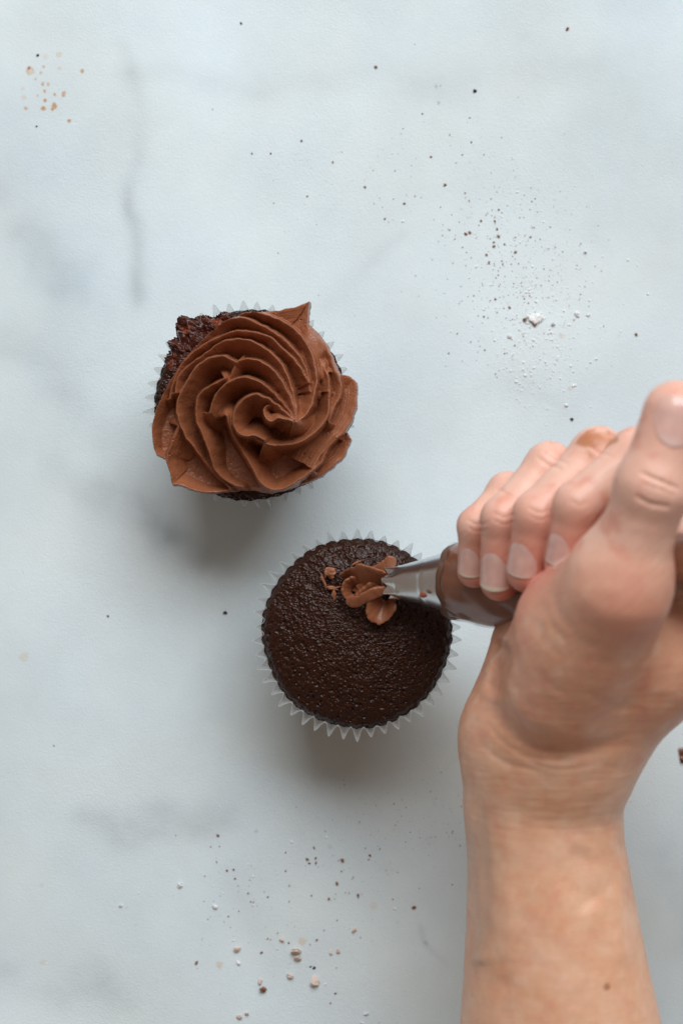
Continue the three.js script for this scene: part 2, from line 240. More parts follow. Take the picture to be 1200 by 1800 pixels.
// ---- the swirl: ridges of piped frosting, each a spiral crest with a cupped face inside it and a steep drop outside
{
  const LVL = 57;
  const toLocal = ([px, py]) => { const p = P(px, py, LVL); return [(p.x - frostedAt.x) * 1000, (p.z - frostedAt.z) * 1000]; };
  // photo-traced crests (outer end first, clockwise inwards), height in mm at start, middle, end, cup depth, cup width
  const crests = [
    [[[425, 552], [440, 547], [482, 558], [512, 575], [533, 597], [547, 620], [555, 650], [557, 673], [553, 695], [548, 715], [538, 732], [524, 743]], 55.5, 59.5, 65, 5, 3.4],
    [[[292, 808], [272, 797], [266, 775], [265, 750], [270, 728], [283, 697], [295, 675], [307, 652], [325, 628], [357, 595], [370, 582], [393, 565], [417, 559], [440, 563], [465, 575], [490, 590], [515, 613], [533, 637], [543, 662], [547, 690]], 51.5, 56.5, 61.5, 4.5, 3],
    [[[296, 700], [305, 668], [323, 635], [343, 617], [367, 602], [392, 590], [417, 583], [450, 586], [478, 596], [495, 613], [515, 630], [530, 650], [543, 675]], 53.5, 58.6, 62, 5, 3],
    [[[308, 690], [311, 668], [323, 650], [348, 632], [367, 618], [392, 602], [425, 598], [455, 607], [474, 619], [497, 643], [507, 663], [515, 687], [522, 718], [525, 742]], 55, 60.4, 65.2, 4.5, 3.4],
    [[[402, 856], [372, 828], [352, 802], [340, 785], [327, 768], [316, 745], [312, 722], [315, 703], [331, 671], [352, 643], [377, 630], [398, 629], [417, 640]], 51.5, 58.2, 62.5, 5.5, 4],
    [[[398, 682], [410, 656], [416, 641], [436, 633], [464, 640], [485, 657], [506, 689], [518, 717], [523, 742]], 60.5, 63.2, 66.0, 5.5, 3.4],
    [[[425, 857], [398, 846], [376, 824], [369, 797], [357, 765], [348, 742], [346, 715], [352, 697], [370, 682], [396, 668]], 51.8, 59, 62.6, 6.0, 4.4],
    [[[372, 727], [375, 710], [390, 685], [415, 670], [436, 666], [464, 678], [485, 696], [506, 720], [522, 744]], 61.2, 64.6, 66.6, 6, 3.4],
    [[[466, 775], [450, 768], [436, 769], [422, 764], [413, 748], [415, 727], [429, 706], [450, 696], [471, 703], [490, 716], [517, 740]], 63.0, 65.8, 67.0, 6, 3.6],
    [[[516, 744], [504, 740], [492, 738], [478, 744], [467, 733], [466, 722], [473, 716], [485, 716]], 67, 66.5, 64.0, 5, 2.4],
    [[[590, 768], [583, 779], [576, 790], [562, 815], [537, 836], [502, 857], [478, 861], [457, 847], [443, 822], [425, 790], [408, 760], [400, 732]], 54.5, 54.8, 62.2, 5.2, 4.6],
    [[[577, 655], [580, 690], [579, 703], [577, 728], [563, 752], [540, 772], [515, 782], [492, 785], [467, 780], [440, 768]], 57.5, 60.5, 61.5, 5, 3.4],
    [[[405, 862], [370, 866], [343, 863], [317, 853], [302, 851], [299, 840], [293, 817], [292, 803], [300, 780], [313, 750]], 50.0, 52.6, 56.5, 3.2, 4],
    [[[592, 655], [612, 661], [625, 668], [627, 705], [620, 735], [605, 759], [583, 780], [566, 798], [550, 826]], 51.5, 53.8, 54.2, 1.2, 3],
    [[[611, 762], [616, 772], [605, 800], [585, 820], [560, 838], [535, 848]], 49.8, 50.2, 49.5, 1.2, 4],
    [[[556, 590], [567, 600], [578, 617], [590, 650], [598, 670], [600, 687], [594, 703], [586, 718], [578, 742]], 53.0, 56.6, 57.5, 3.2, 2.4],
    [[[556, 618], [567, 640], [577, 662], [578, 690]], 55, 57.4, 58, 3.5, 2.4],
    [[[456, 549], [490, 543], [520, 538], [534, 532], [541, 527], [543, 545], [541, 566], [552, 590]], 51.0, 54.0, 52.5, 0.9, 3],
  ].map(([pts, h0, h1, h2, depth, width]) => {
    const loc = pts.map((p) => V(toLocal(p)[0], 0, toLocal(p)[1])), n = 90, c = spline(loc, n);
    let x0 = 1e9, x1 = -1e9, z0 = 1e9, z1 = -1e9; for (const p of c) { x0 = Math.min(x0, p.x); x1 = Math.max(x1, p.x); z0 = Math.min(z0, p.z); z1 = Math.max(z1, p.z); }
    const up = (h) => 50 + (h - 50) * 1.28; h0 = up(h0); h1 = up(h1); h2 = up(h2);
    return { x: c.map((p) => p.x), z: c.map((p) => p.z), n, h0, h1, h2, depth, width, sd: h0 * 3.1 + h2, box: [x0 - 12, x1 + 12, z0 - 12, z1 + 12] };
  });
  const outline = [[543, 527], [540, 565], [560, 585], [575, 605], [590, 640], [597, 657], [612, 660], [627, 670], [627, 705], [620, 735], [608, 757], [616, 772], [605, 800], [585, 820], [560, 838], [530, 850], [500, 860], [470, 866], [440, 860], [400, 862], [370, 866], [343, 863], [317, 853], [302, 851], [293, 817], [290, 807], [272, 797], [266, 775], [265, 750], [270, 728], [283, 697], [300, 665], [325, 628], [357, 595], [393, 565], [430, 548], [460, 547], [490, 543], [520, 538]].map(toLocal);
  const insideDist = (x, z) => {
    let d = 1e9, s = -1;
    for (let i = 0, j = outline.length - 1; i < outline.length; j = i++) {
      const [ax, az] = outline[i], [bx, bz] = outline[j], ex = bx - ax, ez = bz - az, wx = x - ax, wz = z - az, t = clamp((wx * ex + wz * ez) / (ex * ex + ez * ez));
      d = Math.min(d, (wx - ex * t) ** 2 + (wz - ez * t) ** 2);
      if ((az > z) !== (bz > z) && x < ex * (z - az) / ez + ax) s = -s;
    }
    return s * Math.sqrt(d);
  };
  const blob = (x, z, px, py, rx, rz, top) => { const [cx, cz] = toLocal([px, py]), q = ((x - cx) / rx) ** 2 + ((z - cz) / rz) ** 2; return top - 5.5 * q * q; };
  const heightAt = (x, z) => {
    const wx = x + 0.35 * noise(x * 0.35, z * 0.35, 1) + 0.07 * noise(x * 1.5, z * 1.5, 1), wz = z + 0.35 * noise(x * 0.35, z * 0.35, 5) + 0.07 * noise(x * 1.5, z * 1.5, 4), din = insideDist(wx, wz);
    let h = 45.6 + (din > 0 ? Math.min(1.4, din * 1.2) : din * 7) + 0.35 * fbm(x * 0.6, z * 0.6, 4, 3), streak = 0, face = 0;
    h = smax(h, blob(wx, wz, 548, 615, 5.2, 9.5, 58), 1.2); h = smax(h, blob(wx, wz, 566, 652, 2.4, 5.0, 58.5), 1.2);
    if (din < 1.5) h = Math.min(h, 47.5 + (din > 0 ? 3 + din * 3 : din * 7 + 3));
    for (const c of crests) {
      if (x < c.box[0] || x > c.box[1] || z < c.box[2] || z > c.box[3]) { if (h > c.h2 - 7 || x < c.box[0] - 30) continue; }
      let m = 1e9, mi = 0, mt = 0;
      for (let i = 0; i < c.n; i++) {
        const ax = c.x[i], az = c.z[i], ex = c.x[i + 1] - ax, ez = c.z[i + 1] - az, t = clamp(((wx - ax) * ex + (wz - az) * ez) / (ex * ex + ez * ez)), d = (wx - ax - ex * t) ** 2 + (wz - az - ez * t) ** 2;
        if (d < m) { m = d; mi = i; mt = t; }
      }
      const ex = c.x[mi + 1] - c.x[mi], ez = c.z[mi + 1] - c.z[mi], cross = ex * (wz - c.z[mi]) - ez * (wx - c.x[mi]), s = (mi + mt) / c.n, d = Math.sqrt(m);
      const beyond = (mi === 0 && mt === 0) || (mi === c.n - 1 && mt === 1);
      let hc = s < 0.5 ? lerp(c.h0, c.h1, smooth(0, 1, s * 2) * 0.5 + s) : lerp(c.h1, c.h2, (s - 0.5) * 2);
      hc += 0.35 * noise(s * 4, c.sd, 0.5);
      let k;
      if (cross > 0 && !beyond) { const full = c.depth * 3.4, q = c.depth * 0.33 * Math.pow(d, 1.3); k = hc - full * (1 - Math.exp(-q / full * 1.1)) - 0.6 * Math.max(0, d - 8); }
      else k = hc - (Math.sqrt(d * d + 0.03) - 0.17) * (beyond ? 2.6 : 9);
      const rounded = k - 0.25 * Math.exp(-d * d / 0.12);
      const hs = smax(h, rounded, 0.45); if (rounded > h) { streak = 0.14 * noise(d * 1.5, s * 2.2, c.sd) + 0.06 * noise(d * 4.2, s * 3.5, c.sd + 3); face = d; } h = hs;
    }
    h = Math.min(h, 44.4 + (din + 0.4) * 22);
    const rough = smooth(0.05, 0.35, fbm(x * 0.09 + 3, z * 0.09, 8, 2) + (x > 8 ? 0.14 : 0));
    h += streak + rough * (0.07 * noise(x * 2.2, z * 2.2, 3) + 0.13 * fbm(x * 0.9, z * 0.9, 6, 3)) - smooth(0.42, 0.62, noise(x * 0.8, z * 0.8, 12)) * 0.6 * rough;
    return h;
  };
  const N = 420, lo = -38, step = 77 / (N - 1), BOT = 44.4, ht = new Float32Array(N * N);
  for (let i = 0; i < N; i++) for (let j = 0; j < N; j++) ht[i * N + j] = heightAt(lo + j * step, lo + i * step);
  const id = new Int32Array(N * N * 2).fill(-1), pos = [], col = [], uv = [], idx = [];
  const vert = (i, j, under) => {
    const k = (i * N + j) * 2 + (under ? 1 : 0);
    if (id[k] < 0) {
      id[k] = pos.length / 3; const x = lo + j * step, z = lo + i * step, y = under ? BOT : Math.max(ht[i * N + j], BOT);
      pos.push(x * MM, y * MM, z * MM); uv.push(x / 22 + y / 40, z / 22 + y / 55);
      const t = 1 + 0.16 * fbm(x * 0.2, y * 0.2, z * 0.2, 3) + 0.10 * noise(x * 1.4, y * 1.4, z * 1.4); col.push(0.285 * t, 0.100 * t, 0.046 * t);
    }
    return id[k];
  };
  for (let i = 0; i < N - 1; i++) for (let j = 0; j < N - 1; j++) {
    if (Math.max(ht[i * N + j], ht[i * N + j + 1], ht[i * N + N + j], ht[i * N + N + j + 1]) <= BOT) continue;
    const a = vert(i, j), b = vert(i, j + 1), c = vert(i + 1, j), d = vert(i + 1, j + 1); idx.push(a, c, b, b, c, d);
    const e = vert(i, j, 1), f = vert(i, j + 1, 1), g = vert(i + 1, j, 1), k = vert(i + 1, j + 1, 1); idx.push(e, f, g, f, k, g);
  }
  mesh('frosting', geom(pos, idx, col, uv), M.frosting, frosted);
}

// ---- first ribbons of frosting under the nozzle (rails in photo pixels and mm above the table)
function ribbon(name, low, high, thick, parent) {
  const at = (r) => spline(r.map((q) => P(...q).sub(parent.position)), 40), A = at(low), B = at(high), rows = 41, ring = 20, pos = [], col = [], uv = [], idx = [];
  for (let i = 0; i < rows; i++) {
    const t = A[Math.min(i + 1, 40)].clone().sub(A[Math.max(i - 1, 0)]).normalize(), w = B[i].clone().sub(A[i]), n = t.clone().cross(w).normalize(), end = Math.sqrt(clamp(Math.min(i, 40 - i) / 3, 0.02, 1));
    for (let j = 0; j < ring; j++) {
      const a = j / ring * Math.PI * 2, c = Math.cos(a), s = Math.sin(a), u = 0.5 - 0.5 * Math.sign(c) * Math.pow(Math.abs(c), 0.6), th = thick * MM * 0.5 * Math.sign(s) * Math.pow(Math.abs(s), 0.7) * end * 1.25 * (1 - 0.5 * u);
      const p = A[i].clone().addScaledVector(w, lerp(0.5, u, 0.4 + 0.6 * end)).addScaledVector(n, th);
      const q = p.clone().multiplyScalar(1000); p.addScaledVector(n, 0.0003 * fbm(q.x * 0.6 + 5.3, q.y * 0.6 + 2.2, q.z * 0.6 + 8.1, 3)).addScaledVector(w, u * 0.14 * fbm(i * 0.33 + low[0][0], 4.4, 2.2, 3));
      pos.push(p.x, p.y, p.z); uv.push(q.x / 22 + q.y / 40, q.z / 22); const k = 1 + 0.14 * noise(q.x * 0.8, q.y * 0.8, q.z * 0.8); col.push(0.235 * k, 0.082 * k, 0.038 * k);
    }
  }
  put(idx, gridIndex(rows, ring, true));
  for (const e of [0, rows - 1]) { const c = pos.length / 3; let x = 0, y = 0, z = 0; for (let j = 0; j < ring; j++) { const o = (e * ring + j) * 3; x += pos[o]; y += pos[o + 1]; z += pos[o + 2]; } pos.push(x / ring, y / ring, z / ring); uv.push(0, 0); col.push(0.21, 0.075, 0.037); for (let j = 0; j < ring; j++) { const a = e * ring + j, b = e * ring + (j + 1) % ring; e ? idx.push(c, a, b) : idx.push(c, b, a); } }
  return mesh(name, geom(pos, idx, col, uv), M.frosting, parent);
}
ribbon('frosting_ribbon', [[606, 1014, 50], [622, 1018, 50], [634, 1034, 50], [652, 1036, 51], [674, 1024, 53]], [[592, 1013, 52.5], [612, 1000, 56.5], [633, 992, 58], [656, 999, 59], [682, 1005, 59]], 2.2, bare);
ribbon('frosting_ribbon', [[628, 1048, 51], [618, 1047, 50], [615, 1040, 49.8], [618, 1031, 50], [628, 1024, 51]], [[622, 1056, 53.5], [607, 1051, 55], [600, 1038, 56], [606, 1021, 56.5], [624, 1011, 57]], 2.0, bare);
ribbon('frosting_ribbon', [[607, 1056, 53], [620, 1067, 54], [648, 1056, 55.5], [680, 1041, 57]], [[608, 1051, 54], [630, 1046, 57.5], [654, 1034, 58.5], [682, 1029, 59]], 2.2, bare);
ribbon('frosting_ribbon', [[668, 1042, 53], [672, 1052, 51], [676, 1056, 50.5], [682, 1055, 51], [688, 1047, 53]], [[650, 1042, 57], [644, 1080, 55], [658, 1097, 54], [680, 1091, 54.5], [698, 1066, 56.5]], 2.2, bare);
ribbon('frosting_ribbon', [[650, 1002, 52], [664, 1010, 53], [680, 1004, 54], [696, 990, 54]], [[650, 998, 54], [668, 988, 55], [684, 977, 55.5], [696, 980, 55]], 2.2, bare);
ribbon('frosting_ribbon', [[618, 1058, 50], [640, 1050, 50], [664, 1036, 51], [680, 1020, 52]], [[622, 1048, 53], [636, 1034, 54], [654, 1020, 55], [676, 1010, 56]], 3, bare);
// small scraps of frosting left of the dab
function lump(r, sd, sx = 1, sy = 0.7, sz = 1, detail = 2) { const g = new THREE.IcosahedronGeometry(r, detail), p = g.attributes.position; const v = V(); for (let i = 0; i < p.count; i++) { v.fromBufferAttribute(p, i); const k = 1 + 1.15 * fbm(v.x / r * 1.1 + sd, v.y / r * 1.1, v.z / r * 1.1 + sd * 2, 3); p.setXYZ(i, v.x * k * sx, v.y * k * sy, v.z * k * sz); } g.computeVertexNormals(); return g; }
const tint = (g, c) => { const n = g.attributes.position.count, a = new Float32Array(n * 3); for (let i = 0; i < n; i++) { a[i * 3] = c[0]; a[i * 3 + 1] = c[1]; a[i * 3 + 2] = c[2]; } g.setAttribute('color', new THREE.BufferAttribute(a, 3)); return g; };
{ const m = mesh('frosting_dab', tint(lump(5.2 * MM, 8.3, 1.3, 0.6, 0.9, 5), [0.23, 0.082, 0.038]), M.frosting, bare); m.position.copy(P(652, 1028, 51.2).sub(bareAt)); m.rotation.y = 0.3; }
for (const [px, py, r, sx, sz, ang] of [[580, 1006, 1.9, 1.1, 1, 0.2], [569, 1022, 1.2, 0.4, 2.2, -0.35], [583, 1034, 1.2, 1.7, 0.6, 0.15], [587, 1046, 1.1, 0.7, 1.8, 0.1], [592, 1033, 0.8, 1.8, 0.5, -0.4], [574, 1010, 0.7, 0.5, 2, 0.5], [627, 989, 0.8, 2.4, 0.5, -0.5]]) {
  const m = mesh('frosting_scrap', tint(lump(r * MM, px, sx, 0.7, sz), [0.31, 0.118, 0.058]), M.frosting, bare), p = P(px, py, 49.8).sub(bareAt); m.position.copy(p); m.rotation.y = -ang;
}

// ------------------------------------------------------------------ piping bag with its steel nozzle
function tube(pts, radii, rows, ring, shape) {
  const c = new THREE.CatmullRomCurve3(pts, false, 'centripetal'), pos = [], uv = [], idx = []; let side = V(0, 0, 1);
  for (let i = 0; i < rows; i++) {
    const t = i / (rows - 1), p = c.getPoint(t), d = c.getTangent(t), f = t * (radii.length - 1), k = Math.min(radii.length - 2, Math.floor(f)), u = f - k, r = lerp(radii[k], radii[k + 1], u * u * (3 - 2 * u));
    side.addScaledVector(d, -side.dot(d)).normalize(); const up = side.clone().cross(d);
    for (let j = 0; j < ring; j++) {
      const a = j / ring * Math.PI * 2, [dr, along] = shape ? shape(t, a, r) : [0, 0], R = r + dr;
      pos.push(p.x + d.x * along + (side.x * Math.cos(a) + up.x * Math.sin(a)) * R, p.y + d.y * along + (side.y * Math.cos(a) + up.y * Math.sin(a)) * R, p.z + d.z * along + (side.z * Math.cos(a) + up.z * Math.sin(a)) * R); uv.push(t, j / ring);
    }
  }
  put(idx, gridIndex(rows, ring, true)); return geom(pos, idx, null, uv);
}
const tipEnd = P(682, 1024, 55), B = [tipEnd, P(806, 1022, 67), P(890, 1026, 78), P(990, 1026, 92), P(1090, 1016, 113), P(1190, 994, 140), P(1265, 980, 147)];
const bag = thing('piping_bag', tipEnd.clone().setY(0), 'clear piping bag of chocolate frosting with steel nozzle, gripped in the hand', 'piping bag');
const L = (p) => p.clone().sub(bag.position);
{
  const axis = B[1].clone().sub(B[0]).normalize(), NT = 7;
  const outer = (t, a, r) => { const w = Math.cos(a * NT), e = smooth(0.3, 0, t); return [-(0.5 - 0.5 * w) * 1.1 * MM * e * e, (0.5 - 0.5 * w) * 1.7 * MM * Math.pow(Math.max(0, 1 - t * 5), 2)]; };
  const rings = (t) => 0.14 * MM * Math.exp(-(((t - 0.42) / 0.02) ** 2)) + 0.1 * MM * Math.exp(-(((t - 0.14) / 0.015) ** 2));
  const end = B[1].clone().addScaledVector(axis, 0.011), pts = [L(B[0]), L(B[0]).lerp(L(end), 0.33), L(B[0]).lerp(L(end), 0.66), L(end)];
  const a = tube(pts, [5.9 * MM, 12.9 * MM], 60, 168, (t, an, r) => { const o = outer(t, an, r); o[0] += rings(t); return o; });
  const b = tube(pts, [5.2 * MM, 12.2 * MM], 60, 168, outer); b.index.array.reverse(); b.computeVertexNormals();
  // rim that joins outer and inner wall at the opening
  const pa = a.attributes.position, pb = b.attributes.position, pos = [], idx = [], uv = []; for (let j = 0; j < 168; j++) { pos.push(pa.getX(j), pa.getY(j), pa.getZ(j)); uv.push(0, 0); } for (let j = 0; j < 168; j++) { pos.push(pb.getX(j), pb.getY(j), pb.getZ(j)); uv.push(0, 0); } put(idx, gridIndex(2, 168, true, 0, true));
  mesh('nozzle', mergeGeometries([a, b, geom(pos, idx, null, uv)]), M.steel, bag);
  // frosting that fills the opening
  const plug = tint(tube([L(B[0]).addScaledVector(axis, -0.001), L(B[0]).addScaledVector(axis, 0.004), L(B[0]).addScaledVector(axis, 0.012)], [3.6 * MM, 5.0 * MM, 5.2 * MM], 12, 48), [0.2, 0.073, 0.036]); mesh('frosting_plug', plug, M.frosting, bag);
  const q = tint(lump(1.3 * MM, 4, 1, 0.4, 0.8), [0.30, 0.08, 0.05]), s = mesh('frosting_speck', q, M.frosting, bag), n = V(-axis.y, axis.x, 0), at = B[0].clone().lerp(B[1], 0.66); s.position.copy(L(at.addScaledVector(n, 9.9 * MM).add(V(0, 0, 4.2 * MM)))); s.quaternion.setFromUnitVectors(V(0, 1, 0), n);
}
{
  const crease = (t, a) => 0.5 * MM * fbm(t * 9, Math.cos(a) * 1.6, Math.sin(a) * 1.6, 3) + 0.35 * MM * noise(t * 30 + a * 2, Math.cos(a) * 3, Math.sin(a) * 3);
  const twist = (t, a) => smooth(0.72, 0.9, t) * 1.7 * MM * Math.sin(a * 5 + t * 60);
  const path = [L(B[1].clone().lerp(B[0], 0.06)), L(B[1]), L(B[2]), L(B[3]), L(B[4]), L(B[5]), L(B[6])], tail = [L(P(1330, 1010, 146)), L(P(1370, 1120, 140)), L(P(1330, 1250, 132)), L(P(1262, 1320, 128)), L(P(1192, 1329, 126))];
  const R = [13.0, 13.6, 15.6, 15, 12.5, 10.6, 9.2, 8, 6.5, 6, 5.2, 1.6].map((x) => x * MM);
  const fill = tube([...path, ...tail], R.map((r) => r - 0.7 * MM), 260, 96, (t, a) => [crease(t, a) + twist(t, a) - (t < 0.012 ? 1.2 * MM * (1 - t / 0.012) : 0), 1.6 * MM * noise(Math.cos(a) * 2, Math.sin(a) * 2, 3) * (t < 0.02 ? 1 : 0)]);
  { const p = fill.attributes.position, c = new Float32Array(p.count * 3); for (let i = 0; i < p.count; i++) { const x = p.getX(i) * 1000, y = p.getY(i) * 1000, z = p.getZ(i) * 1000, k = 1 + 0.5 * fbm(x * 0.12, y * 0.12, z * 0.12, 3), pale = smooth(-0.05, 0.3, fbm(x * 0.09 + 4, y * 0.09, z * 0.09, 3)) * 0.5; c[i * 3] = lerp(0.25 * k, 0.30, pale); c[i * 3 + 1] = lerp(0.095 * k, 0.17, pale); c[i * 3 + 2] = lerp(0.05 * k, 0.13, pale); } fill.setAttribute('color', new THREE.BufferAttribute(c, 3)); }
  mesh('frosting_filling', fill, M.frosting, bag);
  mesh('bag_film', tube([...path, ...tail], R, 260, 96, (t, a) => [crease(t, a) * 1.25 + twist(t, a) + (t < 0.006 ? 0.5 * MM : 0) + 0.12 * MM * noise(t * 60, Math.cos(a) * 5, Math.sin(a) * 5), 0]), M.film, bag);
  // smear of frosting along the hem of the bag, over the steel
  const hemC = path[0].clone(), ax = path[1].clone().sub(path[0]).normalize(), pos = [], idx = [], uv = [], s1 = V(0, 0, 1), s2 = s1.clone().cross(ax);
  for (let j = 0; j < 120; j++) { const a = j / 120 * Math.PI * 2, w = 1.0 + 0.9 * noise(Math.cos(a) * 2.2, Math.sin(a) * 2.2, 7); for (let k = 0; k < 10; k++) { const b = k / 10 * Math.PI * 2, rr = 12.75 * MM + 0.55 * MM * Math.cos(b) * (0.8 + 0.4 * w), al = w * 1.1 * MM * Math.sin(b) + 1.2 * MM * noise(Math.cos(a) * 1.5, Math.sin(a) * 1.5, 2); const p = hemC.clone().addScaledVector(ax, al).addScaledVector(s1, Math.cos(a) * rr).addScaledVector(s2, Math.sin(a) * rr); pos.push(p.x, p.y, p.z); uv.push(j, k); } }
  for (let j = 0; j < 120; j++) for (let k = 0; k < 10; k++) { const a = j * 10 + k, b = j * 10 + (k + 1) % 10, c = ((j + 1) % 120) * 10 + k, d = ((j + 1) % 120) * 10 + (k + 1) % 10; idx.push(a, c, b, b, c, d); }
  mesh('frosting_smear', tint(geom(pos, idx, null, uv), [0.13, 0.05, 0.022]), M.frosting, bag);
}

// ------------------------------------------------------------------ the hand
const bone = (a, b, ra, rb, waist = 0) => { const A = a.isVector3 ? a : P(...a), C = b.isVector3 ? b : P(...b), e = C.clone().sub(A); return { ax: A.x, ay: A.y, az: A.z, ex: e.x, ey: e.y, ez: e.z, l2: 1 / e.lengthSq(), ra: ra * MM, rb: rb * MM, waist: waist * MM }; };
const capsule = (c, x, y, z) => { const px = x - c.ax, py = y - c.ay, pz = z - c.az; let t = (px * c.ex + py * c.ey + pz * c.ez) * c.l2; t = t < 0 ? 0 : t > 1 ? 1 : t; const dx = px - c.ex * t, dy = py - c.ey * t, dz = pz - c.ez * t; return Math.sqrt(dx * dx + dy * dy + dz * dz) - (c.ra + (c.rb - c.ra) * t - c.waist * 4 * t * (1 - t)); };
const HAND = {
  thumb: [[985, 1220, 122], [1086, 1036, 151], [1147, 855, 165], [1188, 728, 167]],
  index: [[1205, 955, 124], [1118, 800, 126], [1015, 888, 130], [992, 990, 124]],
  middle: [[1155, 940, 108], [1050, 800, 114], [945, 905, 119], [926, 1005, 113]],
  ring: [[1095, 945, 93], [965, 822, 102], [884, 912, 108], [877, 1022, 102]],
  little: [[1025, 965, 80], [893, 868, 90], [838, 925, 96], [833, 1004, 91]],
};
const SIZE = { thumb: [15, 12.6, 11.3, 10.2], index: [10, 8.7, 7.7, 6.7], middle: [10.5, 8.9, 8.0, 6.9], ring: [10, 8.2, 7.3, 6.5], little: [9.5, 7.2, 6.4, 5.7] };
const palm = [
  bone([952, 1400, 84], [952, 1960, 80], 22.2, 30), bone([951, 1400, 88], [1044, 1960, 86], 22, 29),           // forearm: two bones side by side
  bone([952, 1400, 86], [962, 1320, 90], 21.8, 24.5),                                                             // wrist
  bone([926, 1290, 88], [968, 1090, 76], 17, 15), bone([905, 1275, 88], [938, 1150, 76], 14, 13),                  // heel of the hand, little-finger side
  bone([968, 1310, 92], HAND.index[0], 23, 12), bone([965, 1310, 91], HAND.middle[0], 22, 12), bone([960, 1310, 89], HAND.ring[0], 20, 11), bone([950, 1310, 87], HAND.little[0], 18, 11),
  bone([1010, 1300, 98], [1140, 1150, 112], 21, 20), bone([1140, 1150, 112], [1260, 1060, 106], 20, 16),
];
const thenar = [bone([985, 1235, 102], [1022, 1112, 124], 23, 21), bone([964, 1180, 98], [1026, 1096, 126], 17, 17), bone([1026, 1096, 126], [1084, 1000, 149], 17, 11.5), bone([1035, 1110, 127], HAND.thumb[1], 19, 12)];
const fingers = ['index', 'middle', 'ring', 'little'].map((n) => HAND[n].slice(0, 3).map((p, i) => bone(p, HAND[n][i + 1], SIZE[n][i], SIZE[n][i + 1], i === 2 ? 0.1 : 0.4)));
const thumb = HAND.thumb.slice(0, 3).map((p, i) => bone(p, HAND.thumb[i + 1], SIZE.thumb[i], SIZE.thumb[i + 1], [0, 0.7, 0.5][i]));
// creases (negative), tendons and veins (positive): lines in photo pixels with an approximate height, depth in mm, half width in mm
const lines = [
  [[[1118, 828], [1150, 842], [1200, 862]], 176, -0.55, 0.55], [[[1112, 868], [1140, 884], [1185, 892]], 176, -0.5, 0.7], [[[1122, 848], [1150, 858], [1195, 874]], 176, -0.25, 0.5], [[[1130, 838], [1165, 850], [1200, 868]], 176, -0.25, 0.4],
  [[[862, 1200], [866, 1240], [895, 1278], [940, 1304], [1000, 1314], [1050, 1305], [1100, 1280]], 113, -1.3, 3.4], [[[850, 1262], [880, 1300], [930, 1325], [1010, 1330]], 110, -0.28, 1.1], [[[838, 1300], [880, 1335], [960, 1352]], 109, -0.2, 1.0], [[[900, 1320], [960, 1345], [1040, 1340]], 112, -0.16, 0.8],
  [[[890, 1120], [872, 1180], [858, 1226]], 100, -1.8, 2.4],
  [[[975, 1035], [978, 1070], [1004, 1112]], 150, -0.22, 1.3], [[[935, 1080], [950, 1120], [985, 1156]], 140, -0.2, 1.4], [[[958, 1060], [966, 1095], [998, 1135]], 144, -0.16, 0.9], [[[915, 1130], [940, 1180], [990, 1220]], 124, -0.2, 1.6], [[[1010, 1200], [1060, 1235], [1120, 1240]], 125, -0.25, 2],
  [[[818, 912], [838, 922], [858, 916]], 103, -0.22, 0.55], [[[818, 924], [838, 934], [858, 928]], 103, -0.18, 0.5], [[[862, 898], [885, 909], [906, 902]], 115, -0.22, 0.55], [[[862, 911], [885, 922], [906, 915]], 115, -0.18, 0.5], [[[924, 890], [948, 902], [968, 894]], 126, -0.22, 0.6], [[[924, 903], [948, 914], [968, 907]], 126, -0.16, 0.5], [[[996, 876], [1016, 888], [1036, 880]], 137, -0.2, 0.6],
  [[[868, 858], [888, 872], [904, 884]], 96, -0.2, 0.6], [[[938, 800], [962, 818], [985, 832]], 108, -0.22, 0.7], [[[948, 790], [972, 808], [994, 820]], 108, -0.2, 0.6], [[[1028, 780], [1050, 798], [1074, 808]], 120, -0.22, 0.7],
  [[[852, 1380], [862, 1480], [868, 1580], [862, 1690]], 114, 0.5, 2.0], [[[832, 1420], [838, 1520], [846, 1640], [840, 1760]], 104, 0.3, 1.6], [[[880, 1370], [892, 1520], [898, 1720]], 114, 0.45, 3.4],
  [[[1035, 1490], [1018, 1545], [1050, 1610]], 116, -0.9, 5], [[[850, 1700], [870, 1735], [905, 1750]], 112, -0.55, 5], [[[1110, 1500], [1095, 1600], [1100, 1720]], 112, 0.7, 4],
].map(([pts, h, depth, w]) => { const c = spline(pts.map(([x, y]) => P(x, y, h)), 24); return { c, y: h * MM, depth: depth * MM, w: w * MM, lo: [Math.min(...c.map((p) => p.x)) - 3 * w * MM, Math.min(...c.map((p) => p.z)) - 3 * w * MM], hi: [Math.max(...c.map((p) => p.x)) + 3 * w * MM, Math.max(...c.map((p) => p.z)) + 3 * w * MM] }; });
function lineField(x, y, z) {
  let s = 0;
  for (const l of lines) {
    if (x < l.lo[0] || x > l.hi[0] || z < l.lo[1] || z > l.hi[1] || Math.abs(y - l.y) > 0.03) continue;
    let m = 1, at = 0; for (let i = 0; i < 24; i++) { const a = l.c[i], b = l.c[i + 1], ex = b.x - a.x, ez = b.z - a.z, t = clamp(((x - a.x) * ex + (z - a.z) * ez) / (ex * ex + ez * ez)), q = (x - a.x - ex * t) ** 2 + (z - a.z - ez * t) ** 2; if (q < m) { m = q; at = (i + t) / 24; } }
    s += l.depth * smooth(0, 0.22, at) * smooth(1, 0.78, at) * Math.exp(-m / (l.w * l.w)) * smooth(0.03, 0.018, Math.abs(y - l.y));
  }
  return s;
}
const joints = Object.entries(HAND).flatMap(([n, c]) => c.slice(1, 3).map((p, i) => ({ p: P(...p), r: SIZE[n][i + 1] * MM })));
